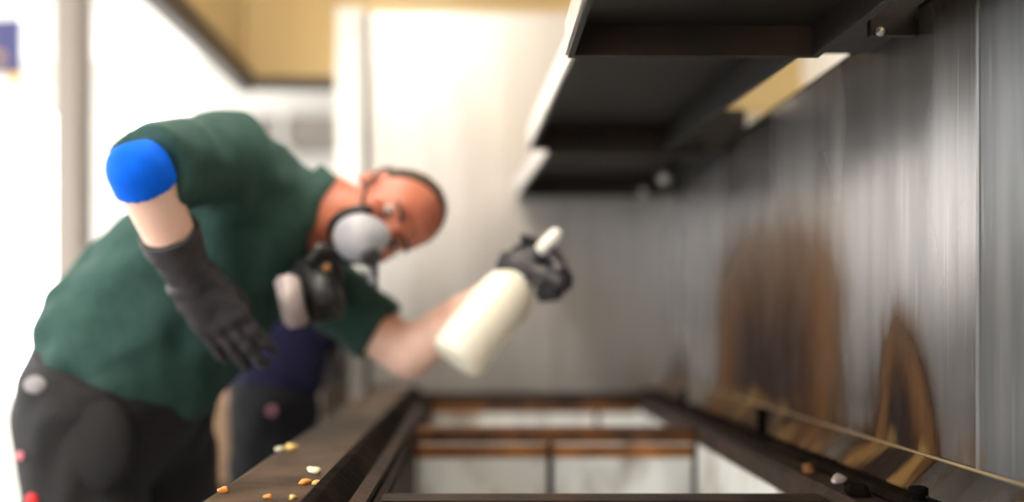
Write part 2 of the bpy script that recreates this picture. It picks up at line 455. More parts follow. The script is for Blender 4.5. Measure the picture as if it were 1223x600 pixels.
# tan cabinet low on the far wall (strip between the two people)
t = tag(empty('base_cabinet', (-1.75, 5.9, 0)), 'tan wooden base cabinet glimpsed between the two workers', 'cabinet')
boxo('body', -2.35, -1.15, 5.72, 6.49, .08, .86, 'wood_tan', t, .004)
boxo('plinth', -2.32, -1.18, 5.76, 6.49, 0, .08, 'rust_dark', t)
for k in range(3):
    d = boxo('door', -2.34 + k * .4, -1.96 + k * .4, 5.70, 5.722, .1, .82, 'wood_tan', t, .004)
    boxo('handle', -2.02 + k * .4, -2.0 + k * .4, 5.68, 5.70, .6, .74, 'duct_grey', d)
boxo('cabinet_top', -2.37, -1.13, 5.69, 6.49, .86, .90, 'wall_white', t, .004)

# navy hanging sign at the upper left edge
t = tag(empty('hanging_sign', (-2.60, 5.0, RH)), 'navy hanging sign with tan emblem and yellow tip at far left', 'sign')
boxo('sign_board', -2.76, -2.462, 4.985, 5.015, 2.44, 2.75, 'navy_sign', t, .006)
bm = bmesh.new(); lathe(bm, (-2.585, 4.975, 2.53), (0, 1, 0), [(0, .03), (.01, .03)], 20); obj('emblem', bm, 'tan_emblem', t)
bm = bmesh.new()
v = [bm.verts.new(q) for q in ((-2.58, 4.99, 2.44), (-2.47, 4.99, 2.44), (-2.48, 4.99, 2.35), (-2.58, 5.01, 2.44), (-2.47, 5.01, 2.44), (-2.48, 5.01, 2.35))]
for f in ((0, 1, 2), (5, 4, 3), (0, 3, 4, 1), (1, 4, 5, 2), (2, 5, 3, 0)): bm.faces.new([v[i] for i in f])
obj('yellow_tip', bm, 'yellow_trim', t)
for x in (-2.70, -2.53):
    bm = bmesh.new(); tube(bm, [(x, 5.0, 2.73), (x, 5.0, RH)], .006, 8); obj('hanger_rod', bm, 'duct_grey', t)

# ------------------------------------------------------------------ splashback on the right
XW, ZWT = .615, 1.548
w = tag(empty('wall_right', (XW + .02, 1.6, 0)), 'brushed steel splashback with brown burn stains and vertical streaks', 'wall', kind='structure')
boxo('wall_core', XW + .004, XW + .06, .2, 2.995, 0, ZWT - .004, 'range_side', w)
for (a, b, m) in ((.2, 1.126, 'dimmed_steel'), (1.130, 2.27, 'stained_steel'), (2.274, 2.995, 'stained_steel')):
    boxo('steel_sheet', XW, XW + .004, a, b, .90, ZWT, m, w)
boxo('seam_strip', XW - .0015, XW + .002, 1.1245, 1.1315, .93, ZWT - .01, 'seam_steel', w)
boxo('top_cap', XW + .001, XW + .07, .2, 2.995, ZWT, ZWT + .008, 'soot_metal', w)
o = obj('foot_fold', prism_y(bmesh.new(), [(XW, .935), (XW - .004, .931), (XW - .040, .893), (XW - .040, .882), (XW + .002, .882)], .36, 2.995), 'stained_steel', w)
bm = bmesh.new(); tube(bm, [(XW - .003, .36, .933), (XW - .003, 2.99, .933)], .0022, 8); obj('fold_bead', bm, 'fold_tan', w, True)

# ------------------------------------------------------------------ steel end panel behind the range
YB = 3.0
w = tag(empty('wall_back', (0, YB, 0)), 'tall brushed steel end panel behind the worker with bright left strip', 'wall', kind='structure')
boxo('panel_core', -.355, .70, YB + .006, YB + .035, 0, 2.11, 'range_side', w)
boxo('steel_sheet', -.345, .70, YB, YB + .006, .86, 2.115, 'brushed_steel', w)
boxo('edge_strip', -.455, -.366, YB - .03, YB + .04, 1.12, 2.125, 'frame_white', w, .004)
boxo('lower_strip', -.405, -.366, YB - .025, YB + .04, 0, 1.12, 'brushed_steel', w, .004)
boxo('lower_strip', -.500, -.409, YB - .02, YB + .04, 0, 1.12, 'stained_steel', w, .004)
boxo('dark_joint', -.366, -.345, YB + .004, YB + .03, 0, 2.11, 'rubber_black', w)

# ------------------------------------------------------------------ extractor hood
HX0, HX1, HY0, HY1, HZ = -.87, 1.22, -.4, 3.42, 1.985
h = tag(empty('extractor_hood', (.18, 1.6, HZ)), 'wide tan extractor hood with dark lower rim above the range', 'hood')
boxo('front_panel', HX0, HX0 + .02, HY0, HY1, HZ, RH, 'hood_tan', h)
boxo('rear_panel', HX1 - .02, HX1, HY0, HY1, HZ - .1, RH, 'frame_white', h)
boxo('end_panel', HX0 + .02, HX1 - .02, HY1 - .02, HY1, HZ, RH, 'hood_tan', h)
boxo('near_panel', HX0 + .02, HX1 - .02, HY0, HY0 + .02, HZ, RH, 'hood_tan', h)
boxo('roof_panel', HX0 + .02, HX1 - .02, HY0 + .02, HY1 - .02, RH - .05, RH - .03, 'hood_tan', h)
o = boxo('rim', HX0 - .012, HX0 + .045, HY0, HY1, HZ - .03, HZ + .05, 'hood_lip', h, .006)
boxo('rim', HX0 + .045, -.47, HY1 - .05, HY1 + .012, HZ - .02, HZ + .02, 'hood_lip', h, .006)
boxo('end_skirt', -.47, HX1 - .02, HY1 - .03, HY1 - .021, HZ - .12, HZ + .02, 'hood_tan', h)
for y in (.55, 1.75):
    l = empty('strip_lamp', (-.35, y, RH - .05)); setparent(l, h)
    boxo('lamp_base', -.41, -.29, y - .45, y + .45, RH - .09, RH - .05, 'frame_white', l, .006)
    bm = bmesh.new(); lathe(bm, (-.35, y - .44, RH - .115), (0, 1, 0), [(0, .02), (.01, .03), (.87, .03), (.88, .02)], 16); obj('lamp_tube', bm, 'lamp_warm', l, True)

# ------------------------------------------------------------------ overhead shelf: three inverted trays on brackets
s = tag(empty('overhead_shelf', (.4, 1.6, 1.5)), 'soot blackened steel shelf of three trays above the splashback', 'shelf')
def tray(xa, xb, y0, y1, za, zb, lip, nm, xr):
    """open-bottom tray; left edge X xa (near) to xb (far), rim underside za (near) to zb (far)"""
    o = None
    def quadbox(name, X0, X1, X2, X3, Y0, Y1, z0a, z1a, z0b, z1b, mat, par):
        bm = bmesh.new()
        v = [bm.verts.new(q) for q in ((X0, Y0, z0a), (X1, Y0, z0a), (X1, Y0, z1a), (X0, Y0, z1a), (X2, Y1, z0b), (X3, Y1, z0b), (X3, Y1, z1b), (X2, Y1, z1b))]
        for f in ((0, 1, 2, 3), (7, 6, 5, 4), (0, 4, 5, 1), (1, 5, 6, 2), (2, 6, 7, 3), (3, 7, 4, 0)): bm.faces.new([v[i] for i in f])
        return obj(name, bm, mat, par)
    t = .012
    p = quadbox('tray', xa + t, xr, xb + t, xr, y0 + t, y1 - t, za + lip - .008, za + lip, zb + lip - .008, zb + lip, 'soot_metal', s)
    quadbox('front_lip', xa, xa + .004, xb, xb + .004, y0, y1, za + .004, za + lip, zb + .004, zb + lip, 'shelf_edge', p)
    quadbox('inner_lip', xa + .004, xa + t, xb + .004, xb + t, y0, y1, za, za + lip, zb, zb + lip, 'soot_metal', p)
    quadbox('rear_lip', xr, xr + t, xr, xr + t, y0, y1, za, za + lip, zb, zb + lip, 'soot_metal', p)
    quadbox('far_lip', xb + t, xr, xb + t, xr, y1 - t, y1, zb, zb + lip, zb, zb + lip, 'soot_brown', p)
    quadbox('near_lip', xa + t, xr, xa + t, xr, y0, y0 + t, za, za + lip, za, za + lip, 'soot_brown', p)
    quadbox('shade_upstand', xr, xr + t, xr, xr + t, y0, y1, za + lip, za + .25, zb + lip, zb + .25, 'soot_metal', p)  # unseen upstand, added to keep lamp light off the top of the splashback
    return p
tray(.116, .125, .45, 1.30, 1.482, 1.487, .05, 'near', .47)
tray(.140, .125, 1.315, 2.25, 1.497, 1.529, .062, 'mid', .455)
tray(.172, .125, 2.265, 2.985, 1.522, 1.513, .06, 'far', .58)
for (y0, y1, zt) in ((1.285, 1.45, 1.75), (2.20, 2.40, 1.62)):
    b = boxo('bracket', .45, XW + .03, y0, y1, 1.535, zt, 'soot_metal', s, .004)
    boxo('bracket_plate', .55, XW - .002, y0, y0 + .012, 1.515, 1.54, 'soot_metal', b)
boxo('bracket', .45, XW + .05, .55, .72, 1.535, 1.60, 'soot_metal', s, .004)
def bolt(p, r, d, parent, mat='shelf_edge'):
    bm = bmesh.new(); lathe(bm, p, d, [(0, r * 1.3), (r * .3, r * 1.3), (r * .35, r), (r * 1.0, r * .8), (r * 1.15, r * .3)], 14)
    return obj('bolt', bm, mat, parent, True)
bolt(P(795, 213, 2.70), .014, (0, -1, -.2), s); bolt(P(770, 229, 2.90), .010, (0, -1, -.2), s)
bolt(P(1051, 38, 1.283), .005, (0, -1, 0), s)
boxo('hanger_bar', .50, .585, 2.70, 2.75, 1.49, 1.52, 'soot_metal', s, .004)

# ================================================================== COOKING RANGE (burners lifted out)
r = tag(empty('cooking_range', (.13, 1.65, 0)), 'dirty stripped commercial cooking range with rusty rails and open wells', 'range')
Y0R, Y1R = .36, 2.985
boxo('front_panel', -.325, -.305, Y0R, Y1R, .12, .878, 'range_side', r)
boxo('back_panel', .555, .60, Y0R, Y1R, .12, .87, 'range_side', r)
boxo('end_panel', -.305, .555, Y0R, Y0R + .02, .12, .87, 'range_side', r)
boxo('end_panel', -.305, .555, Y1R - .02, Y1R, .12, .87, 'range_side', r)
boxo('bottom_panel', -.305, .555, Y0R + .02, Y1R - .02, .12, .14, 'range_side', r)
for x in (-.27, .52):
    for y in (.45, 1.65, 2.88):
        bm = bmesh.new(); lathe(bm, (x, y, 0), (0, 0, 1), [(0, .03), (.02, .03), (.03, .02), (.122, .02)], 16); obj('leg', bm, 'range_side', r, True)
for k in range(3):
    d = boxo('oven_door', -.347, -.326, .42 + k * .85, 1.21 + k * .85, .18, .72, 'range_side', r, .006)
    bm = bmesh.new(); y = .5 + k * .85; tube(bm, [(-.346, y, .66), (-.385, y, .66), (-.385, y + .63, .66), (-.346, y + .63, .66)], .009, 10); obj('door_handle', bm, 'shelf_edge', d, True)
    for j in range(4):
        bm = bmesh.new(); lathe(bm, (-.326, .5 + k * .85 + j * .2, .80), (-1, 0, 0), [(0, .026), (.008, .026), (.01, .02), (.03, .018), (.032, .015)], 16); obj('control_knob', bm, 'rubber_black', r, True)
# front ledge with a rolled nose
obj('front_ledge', prism_y(bmesh.new(), [(-.335, .868), (-.335, .890), (-.330, .898), (-.322, .900), (-.192, .900), (-.192, .872)], Y0R, Y1R), 'counter_steel', r)
# black iron angle rail
obj('iron_rail', prism_y(bmesh.new(), [(-.204, .872), (-.204, .908), (-.196, .916), (-.184, .914), (-.160, .892), (-.136, .886), (-.132, .86), (-.204, .86)], Y0R, 2.80), 'black_iron', r)
obj('rail_lip', prism_y(bmesh.new(), [(-.158, .892), (-.140, .887), (-.128, .868), (-.136, .862), (-.150, .880)], .5, 2.4), 'rust_dark', r)
# cross rails
def cross(y0, y1, zt, zb, x0=-.140, x1=.482, m='rust', mf='rust_lit_edge'):
    c = obj('cross_rail', box(bmesh.new(), x0, x1, y0, y1, zb, zt), m, r, bevel=.004)
    boxo('rail_flange', x0, x1, y0 - .010, y0 + .004, zb - .014, zb + .014, mf, c, .002)
    return c
cross(1.245, 1.305, .872, .822, m='rust_dark', mf='rust_dark'); cross(2.02, 2.10, .874, .828); cross(2.76, 2.83, .893, .850, -.2, .50, 'rust_dark', 'rust'); cross(.48, .54, .872, .822)
boxo('rear_shelf', -.19, .50, 2.83, 2.965, .862, .878, 'rust_dark', r, .003)
# wells: pale stained pans under the rails
def well(y0, y1, z0, z1, x0=-.138, x1=.484):
    p = boxo('well_pan', x0, x1, y0, y1, z0, z0 + .004, 'tray_grey', r)
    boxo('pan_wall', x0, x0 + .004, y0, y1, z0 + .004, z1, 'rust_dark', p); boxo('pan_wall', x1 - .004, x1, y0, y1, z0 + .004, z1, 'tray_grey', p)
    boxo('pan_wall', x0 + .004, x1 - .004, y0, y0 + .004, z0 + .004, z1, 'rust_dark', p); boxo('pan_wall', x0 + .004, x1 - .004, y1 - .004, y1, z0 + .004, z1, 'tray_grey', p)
    return p
well(1.306, 2.018, .70, .846); well(2.102, 2.758, .70, .846); well(.545, 1.243, .70, .846)
# gas pipes and burner in the near well
for k, (x, y) in enumerate(((-.02, 1.45), (.22, 1.47))):
    bm = bmesh.new(); lathe(bm, (x, y, .704), (0, 0, 1), [(0, .05), (.02, .05), (.03, .062), (.055, .062), (.062, .045), (.066, .01)], 24)
    b = obj('burner', bm, 'rust_dark', r, True)
    bm = bmesh.new(); tube(bm, [(x, y, .72), (x - .05, y + .02, .72), (-.13, y + .03, .73)], .012, 10); obj('gas_pipe', bm, 'rust', b, True)
# upright dividers in the pans
for x, y, z0 in ((.36, 2.752, .704), (.16, 2.012, .704), (.478, 2.012, .704)):
    boxo('upright', x - .006, x + .006, y - .006, y + .002, z0, .846, 'rust_dark', r)
# rear beams beside the splashback
obj('rear_beam', prism_y(bmesh.new(), [(.482, .846), (.482, .876), (.490, .884), (.528, .884), (.532, .872), (.532, .846)], Y0R, 2.965), 'rust_dark', r)
obj('rear_beam', prism_y(bmesh.new(), [(.536, .862), (.536, .886), (.542, .893), (.566, .893), (.572, .880), (.572, .862)], Y0R, 2.965), 'black_iron', r)
for (y, h2) in ((1.78, .055), (2.45, .04), (1.15, .02)):
    bm = bmesh.new(); lathe(bm, (.552, y, .890), (0, 0, 1), [(0, .010), (h2 - .012, .008), (h2 - .011, .0115), (h2 - .002, .0115), (h2, .008)], 14)
    obj('rail_pin', bm, 'black_iron', r, True)

# loose rusty scraps on the rear beam, near right
def scrap(p, sz, seed, mat, name, label, cat, group=None, flat=.6):
    rs = np.random.RandomState(seed); bm = bmesh.new(); bmesh.ops.create_icosphere(bm, subdivisions=2, radius=1)
    ph = rs.uniform(0, 6, 6)
    for v in bm.verts:
        c = v.co; f = 1 + .28 * math.sin(3 * c.x + ph[0]) * math.sin(2.5 * c.y + ph[1]) + .18 * math.sin(4 * c.z + ph[2] + 2 * c.x)
        v.co = Vector((c.x * f, c.y * f * .8, max(c.z * f * flat, -flat * .75))) * sz
    bmesh.ops.rotate(bm, verts=bm.verts, matrix=Matrix.Rotation(ph[3], 3, 'Z'))
    zmin = min(v.co.z for v in bm.verts)
    bmesh.ops.translate(bm, verts=bm.verts, vec=Vector(p) - Vector((0, 0, zmin)))
    return tag(obj(name, bm, mat, None, True), label, cat, group)
def on_ledge(px, py, z=.9):
    Y = (HC - z) * FPX / (py - VY); return P(px, py, Y)
for k, (px, py, sz, m, lab) in enumerate((
        (348, 538, .0085, 'crumb_yellow', 'large yellow crumb on range ledge nearest the dark trousers'),
        (334, 539, .0055, 'crumb_white', 'small dull crumb left of the large yellow crumb'),
        (375, 566, .0080, 'crumb_white', 'pale cream crumb on range ledge beside the black rail'),
        (364, 579, .0058, 'crumb_orange', 'orange crumb just below the pale cream crumb'),
        (377.5, 579.5, .0052, 'crumb_yellow', 'small amber crumb touching the black iron rail'),
        (267, 589, .0056, 'crumb_orange', 'bright orange crumb at the outer edge of the ledge'),
        (320, 596, .0042, 'crumb_orange', 'tiny orange crumb in the middle of the near ledge'),
        (350, 597, .0042, 'crumb_yellow', 'tiny yellow crumb near the rail at the bottom of the frame'))):
    q = on_ledge(px, py); scrap(q, sz * 1.25, k + 3, m, 'food_crumb', lab, 'crumb', 'crumbs on the front ledge')
for k, (x, y, sz, m, lab) in enumerate(((.505, 1.40, .014, 'rust', 'rust brown scrap on rear rail beside the near well'),
                                        (.515, 1.31, .012, 'pale_metal', 'pale pinkish scrap on the rear rail at lower right'),
                                        (.505, 1.22, .016, 'black_iron', 'black burnt lump on rear rail at the bottom edge'))):
    scrap((x, y, .884), sz, 40 + k, m, 'burnt_scrap', lab, 'debris', 'burnt scraps on the rear rail')

# ================================================================== PEOPLE
def basis(s, l):
    s = Vector(s).normalized(); l = Vector(l); l = (l - s * l.dot(s)).normalized(); f = l.cross(s)
    return (l, f, s)          # left, forward, up along the spine
def lerp(a, b, t): return Vector(a) * (1 - t) + Vector(b) * t

def hand_mesh(name, wrist, D, N, T, curls, thumb=(.75, .6, -.35), cuff=None, scale=1.0, tcurl=.25, spread=.06, k=.009):
    """D: finger direction, N: back of the hand, T: thumb side; curls: 4 x 3 joint bends"""
    D = Vector(D).normalized(); N = Vector(N); N = (N - D * N.dot(D)).normalized(); T = Vector(T); T = (T - D * T.dot(D) - N * T.dot(N)).normalized()
    W = lambda v: Vector(wrist) + (T * v[0] + D * v[1] + N * v[2]) * scale
    c = W((0, .08, 0)); m = .17 * scale
    lo = [c[i] - m for i in range(3)]; hi = [c[i] + m for i in range(3)]
    if cuff:
        for q in cuff:
            for i in range(3): lo[i] = min(lo[i], q[0][i] - q[1] - .02); hi[i] = max(hi[i], q[0][i] + q[1] + .02)
    F = Field(lo, hi, .0034)
    bx = (.031, .0105, -.0105, -.030); by = (.088, .093, .088, .079)
    seg = ((.044, .027, .023), (.048, .031, .024), (.044, .028, .023), (.035, .022, .020))
    for i in range(4):
        F.cone(W((bx[i] * .75, .012, 0)), W((bx[i], by[i], 0)), .020 * scale, .0145 * scale, .016)
    F.cone(W((.012, .015, -.008)), W((-.012, .06, -.006)), .024 * scale, .018 * scale, .016)
    for i in range(4):
        p = Vector((bx[i], by[i], 0)); a = 0; sp = (1.5 - i) * spread; r0 = (.0118, .0122, .0118, .0105)[i]
        for j in range(3):
            a += curls[i][j]
            q = p + Vector((math.sin(sp) * math.cos(a), math.cos(sp) * math.cos(a), -math.sin(a))) * seg[i][j]
            F.cone(W(p), W(q), (r0 - j * .001) * scale, (r0 - (j + 1) * .001) * scale, k if j == 0 else .004); p = q
    p = Vector((.022, .022, -.010)); d = Vector(thumb).normalized()
    for j, (L, ra, rb) in enumerate(((.046, .0185, .0145), (.034, .0145, .0128), (.028, .0128, .0105))):
        q = p + d * L; F.cone(W(p), W(q), ra * scale, rb * scale, .01 if j == 0 else .005); p = q
        d = (d + Vector((-.5, .45, -.35)) * tcurl).normalized()
    if cuff:
        F.chain([q[0] for q in cuff], [q[1] for q in cuff], .012)
        e = Vector(cuff[-1][0]) - Vector(cuff[-2][0]); F.half(Vector(cuff[-1][0]), -e)
        F.folds(.0016, e, .035, 1.0, 2)
    return F.mesh(name)

# ---------------------------------------------------------------- worker in the green polo
pel, waist, mid, che, nek = P(138, 480, 1.85), P(165, 412, 1.85), P(225, 345, 1.84), P(292, 270, 1.82), P(388, 252, 1.83)
shR, elR, wrR = P(268, 188, 1.66), P(167, 204, 1.41), P(226, 330, 1.545)
shL, elL, wrL = P(362, 322, 1.95), P(486, 424, 1.93), P(614, 334, 1.86)
hipR, hipL = P(98, 500, 1.74), P(186, 505, 1.96)
knR, knL = Vector((hipR.x + .03, hipR.y - .01, .50)), Vector((hipL.x + .05, hipL.y + .02, .50))
anR, anL = Vector((knR.x - .06, knR.y - .02, .09)), Vector((knL.x + .0, knL.y + .03, .09))
Bp = basis((.45, 0, .9), (.05, 1, -.1)); Bw = basis((.62, 0, .78), (.12, 1, -.3)); Bm = basis((.70, 0, .71), (.2, .85, -.45)); Bc = basis((.75, 0, .66), shL - shR)
hu = Vector((.965, .10, .19)).normalized(); hf = Vector((.40, -.85, -.36)); hf = (hf - hu * hf.dot(hu)).normalized(); hl = hu.cross(hf)   # crown, face, left ear
hl = -hf.cross(hu) if False else hu.cross(hf)
HCN = P(459, 258, 1.815)
HD = lambda a, b, c: HCN + hl * a + hf * b + hu * c          # head space: left, forward, up

def ruddy():
    m, nt, b = new_mat('skin_ruddy')
    tc = nt.nodes.new('ShaderNodeTexCoord'); vm = nt.nodes.new('ShaderNodeVectorMath'); vm.operation = 'DISTANCE'
    vm.inputs[1].default_value = HCN; nt.links.new(tc.outputs['Object'], vm.inputs[0])
    blotch = math_node(nt, 'MULTIPLY', math_node(nt, 'SUBTRACT', noise_fac(nt, 14, 4), .5), .16)
    flush = map_range(nt, math_node(nt, 'ADD', vm.outputs['Value'], blotch), .26, .13)
    r = ramp(nt, [(.35, (.88, .60, .49)), (.65, (.84, .52, .41))]); nt.links.new(noise_fac(nt, 9, 4), r.inputs[0])
    nt.links.new(mix_col(nt, flush, r.outputs[0], (.47, .145, .088)), b.inputs['Base Color'])
    b.inputs['Roughness'].default_value = .5; b.inputs['Subsurface Weight'].default_value = .12; b.inputs['Subsurface Radius'].default_value = (.012, .005, .003)
ruddy()
person = tag(empty('person', (-.69, 1.85, 0)), 'worker in green polo and black gloves bending over the range with spray bottle', 'person')
def torso(F, g, shirt=False):
    F.ell(pel, Bp, (.175 + g, .150 + g, .15), .05)
    F.ell(waist, Bw, (.185 + g, .178 + g, .17), .06)
    F.ell(mid, Bm, (.185 + g, .160 + g, .17), .06)
    F.ell(che, Bc, (.185 + g, .130 + g, .16), .06)
    F.cone(lerp(shR, che, .12), lerp(shL, che, .1), .078 + g, .075 + g, .06)
    F.cone(lerp(che, nek, .2), nek, .10 + g * .5, .066 + g * .5, .05)

F = Field((-1.05, 1.25, 0.0), (.22, 2.25, 1.62), .0065)
torso(F, 0)
F.chain([shR, elR, wrR], [.056, .040, .032], .012); F.chain([shL, elL, wrL], [.056, .046, .030], .02)
F.cone(lerp(elR, wrR, .12), lerp(elR, wrR, .55), .043, .040, .012); F.cone(lerp(elL, wrL, .05), lerp(elL, wrL, .5), .046, .041, .02)
F.cone(lerp(shR, elR, .2), lerp(shR, elR, .7), .054, .049, .02); F.cone(lerp(shL, elL, .3), lerp(shL, elL, .8), .052, .048, .02)
F.chain([hipR, knR, anR], [.095, .062, .042], .03); F.chain([hipL, knL, anL], [.095, .062, .042], .03)
for a in (anR, anL): F.cone(a + Vector((0, 0, -.03)), a + Vector((.16, 0, -.055)), .038, .028, .02)
# neck, head, face
F.cone(nek, HD(0, -.025, -.075), .062, .058, .04)
H3 = (hl, hf, hu)
F.ell(HD(0, -.012, .028), H3, (.076, .096, .092), .02)
F.ell(HD(0, .028, -.045), H3, (.058, .062, .068), .03)
F.ell(HD(0, .055, -.088), H3, (.030, .028, .024), .025)
F.ell(HD(0, .080, .030), H3, (.048, .014, .012), .014)                    # brow
for sx in (-1, 1):
    F.ell(HD(sx * .033, .092, .008), H3, (.017, .014, .012), .010, 'sub')   # eye sockets
    F.ell(HD(sx * .042, .070, -.022), H3, (.022, .020, .018), .015)         # cheeks
    F.ell(HD(sx * .078, -.012, -.008), H3, (.010, .020, .032), .008)        # ears
    F.ell(HD(sx * .083, -.008, -.006), H3, (.005, .010, .018), .005, 'sub')
F.cone(HD(0, .088, .012), HD(0, .116, -.026), .009, .0135, .010)          # nose
F.cone(HD(-.020, .093, -.058), HD(.020, .093, -.058), .008, .008, .008)    # lips
body = link_mesh('body', F.mesh('body'), 'skin_ruddy', person)
body['label'] = 'fair reddish skin'
for sx in (-1, 1):
    bm = bmesh.new(); ball(bm, HD(sx * .033, .0722, .008), .0125, sub=2); e = obj('eye', bm, 'eye_white', person, True)
    bm = bmesh.new(); ball(bm, HD(sx * .033, .0815, .006), .0048, sub=2); obj('iris', bm, 'eye_dark', e, True)
    bm = bmesh.new(); tube(bm, [HD(sx * .016, .096, .026), HD(sx * .034, .095, .031), HD(sx * .052, .083, .026)], .004, 8); obj('eyebrow', bm, 'hair_brown', person, True)
# short receding hair: a cap on the back and crown
F = Field([HCN[i] - .16 for i in range(3)], [HCN[i] + .16 for i in range(3)], .004)
F.ell(HD(0, -.017, .030), H3, (.081, .098, .0965), .01)
F.half(HD(0, .020, .090), (-hf * .93 + hu * .25)); F.half(HD(0, 0, -.05), (hu + hf * .1))
F.folds(.0018, hl, .012, .8, 1)
link_mesh('hair', F.mesh('hair'), 'hair_brown', person)['label'] = 'short dark brown hair'

# polo shirt
F = Field((-1.10, 1.25, .85), (.0, 2.30, 1.62), .0065)
torso(F, .014)
sleeveR = lerp(shR, elR, .92); sleeveL = lerp(shL, elL, .74)
F.chain([shR, sleeveR + (elR - shR) * .2], [.080, .070], .035); F.chain([shL, sleeveL + (elL - shL) * .2], [.078, .068], .035)
hem_n = Vector((.387, -.05, .92))
F.half(P(100, 462, 1.70), hem_n)
# sleeve ends: cut by planes only near the arms
def cut_sleeve(F, p, d, rad):
    p = np.array(p); d = np.array(Vector(d).normalized()); X, Y, Z = F.grid((slice(None),) * 3)
    t = (X - p[0]) * d[0] + (Y - p[1]) * d[1] + (Z - p[2]) * d[2]
    q = np.sqrt((X - p[0]) ** 2 + (Y - p[1]) ** 2 + (Z - p[2]) ** 2)
    F.F = np.where(q < rad, np.maximum(F.F, t), F.F).astype(np.float32)
cut_sleeve(F, sleeveR, elR - shR, .14); cut_sleeve(F, sleeveL, elL - shL, .14)
cut_sleeve(F, lerp(nek, HD(0, -.025, -.075), .10), HD(0, -.025, -.075) - nek, .125)
F.folds(.0055, (.75, .15, -.55), .115, .9, 1); F.folds(.0035, (.3, .5, .8), .085, 1.1, 4)
shirt = link_mesh('polo_shirt', F.mesh('polo_shirt'), 'green_cotton', person)
shirt['label'] = 'dark green short sleeved polo shirt'
# collar: rolled band round the neck
nd = (HD(0, -.025, -.075) - nek).normalized(); R = frame_to(nd); bm = bmesh.new(); ringsP = []
for t, rr in ((-.030, .073), (-.006, .068), (.006, .067), (.007, .071), (-.012, .076), (-.036, .084), (-.038, .079)):
    ringsP.append([bm.verts.new(nek + R @ Vector((rr * math.cos(a) * 1.0, rr * math.sin(a), t))) for a in [2 * math.pi * k / 40 for k in range(40)]])
for a, b in zip(ringsP, ringsP[1:] + ringsP[:1]):
    for k in range(40): bm.faces.new((a[k], a[(k + 1) % 40], b[(k + 1) % 40], b[k]))
obj('collar', bm, 'green_cotton', shirt, True)

# trousers
F = Field((-1.08, 1.45, .06), (-.35, 2.30, 1.12), .0065)
F.ell(pel, Bp, (.182, .162, .155), .05); F.ell(lerp(pel, waist, .5), Bp, (.185, .170, .13), .05)
F.chain([hipR, knR, anR], [.122, .090, .085], .05); F.chain([hipL, knL, anL], [.122, .090, .085], .05)
F.half(P(100, 462, 1.70) + hem_n * .022, -hem_n); F.half((0, 0, .10), (0, 0, 1))
F.folds(.004, (.5, .3, -.8), .10, 1.0, 3)
tr = link_mesh('trousers', F.mesh('trousers'), 'black_twill', person); tr['label'] = 'black work trousers'
def surf_y(me, x, z):
    """nearest-to-camera surface of a mesh at x, z"""
    co = np.empty(len(me.vertices) * 3, np.float32); me.vertices.foreach_get('co', co); co = co.reshape(-1, 3)
    q = co[(abs(co[:, 0] - x) < .012) & (abs(co[:, 2] - z) < .012)]
    return float(q[:, 1].min()) if len(q) else 1.7
def on_surf(me, px, py, Y=1.68):
    for _ in range(4):
        p = P(px, py, Y); Y = surf_y(me, p.x, p.z)
    return P(px, py, Y)
for nm, px, py, rad, m in (('rivet', 24, 545, .0085, 'pink_rivet'), ('rivet', 38, 597, .012, 'red_tag')):
    p = on_surf(tr.data, px, py); bm = bmesh.new(); ball(bm, p, (rad, rad * .4, rad)); obj(nm, bm, m, tr, True)
p = on_surf(tr.data, 42, 460); bm = bmesh.new(); ball(bm, p, (.020, .007, .016)); obj('waist_label', bm, 'label_white', tr, True)
# cargo pocket flap on the near thigh
p = on_surf(tr.data, 95, 520); F = Field((p.x - .12, p.y - .06, p.z - .14), (p.x + .12, p.y + .12, p.z + .14), .005)
F.ell(p + Vector((.0, .03, -.02)), ((1, 0, 0), (0, 1, 0), (0, 0, 1)), (.085, .034, .095), .01)
F.half(p + Vector((0, 0, .05)), (.35, 0, -1)); link_mesh('cargo_pocket', F.mesh('cargo_pocket'), 'black_twill', tr)
# belt
bm = bmesh.new(); pts = []
cb = lerp(pel, waist, .42); R3 = (Bp[0], Bp[1])
for k in range(36):
    a = 2 * math.pi * k / 36; pts.append(cb + Bp[0] * (.176 * math.cos(a)) + Bp[1] * (.160 * math.sin(a)))
tube(bm, pts, .014, 8, True); obj('belt', bm, 'rubber_black', tr, True)
for a in (anR, anL):
    F = Field((a.x - .12, a.y - .1, -.01), (a.x + .26, a.y + .1, .22), .006)
    F.cone(a + Vector((-.01, 0, -.03)), a + Vector((.15, 0, -.042)), .056, .044, .03); F.cone(a + Vector((-.01, 0, -.03)), a + Vector((-.01, 0, .09)), .056, .062, .03)
    F.half((0, 0, 0.002), (0, 0, 1)); F.half((0, 0, .17), (0, 0, -1))
    link_mesh('boot', F.mesh('boot'), 'rubber_black', person)

# blue band round the raised forearm, just below the elbow
ad = (wrR - elR).normalized(); upd = (shR - elR).normalized()
b0, b1 = elR + ad * .000, lerp(elR, wrR, .13)
F = Field([min(b0[i], b1[i]) - .12 for i in range(3)], [max(b0[i], b1[i]) + .12 for i in range(3)], .004)
F.cone(b0, b1 + ad * .04, .0495, .0505, .02); F.half(b1, -ad); F.half(P(164, 171, 1.41), (.30, .12, -.95))
link_mesh('arm_band', F.mesh('arm_band'), 'blue_band', person)['label'] = 'bright blue band round the elbow'

# gloves
hd = (P(288, 418, 1.600) - wrR)
g = hand_mesh('glove', wrR, hd, (-.15, -.9, .35), (.8, 0, .6), ((.10, .22, .18), (.06, .20, .15), (.08, .20, .15), (.12, .22, .18)), cuff=[(lerp(wrR, elR, -.10), .036), (lerp(wrR, elR, .12), .037), (lerp(wrR, elR, .30), .044), (lerp(wrR, elR, .44), .052)], thumb=(.25, .85, -.6), scale=1.08, spread=.05)
link_mesh('glove', g, 'glove_black', person)

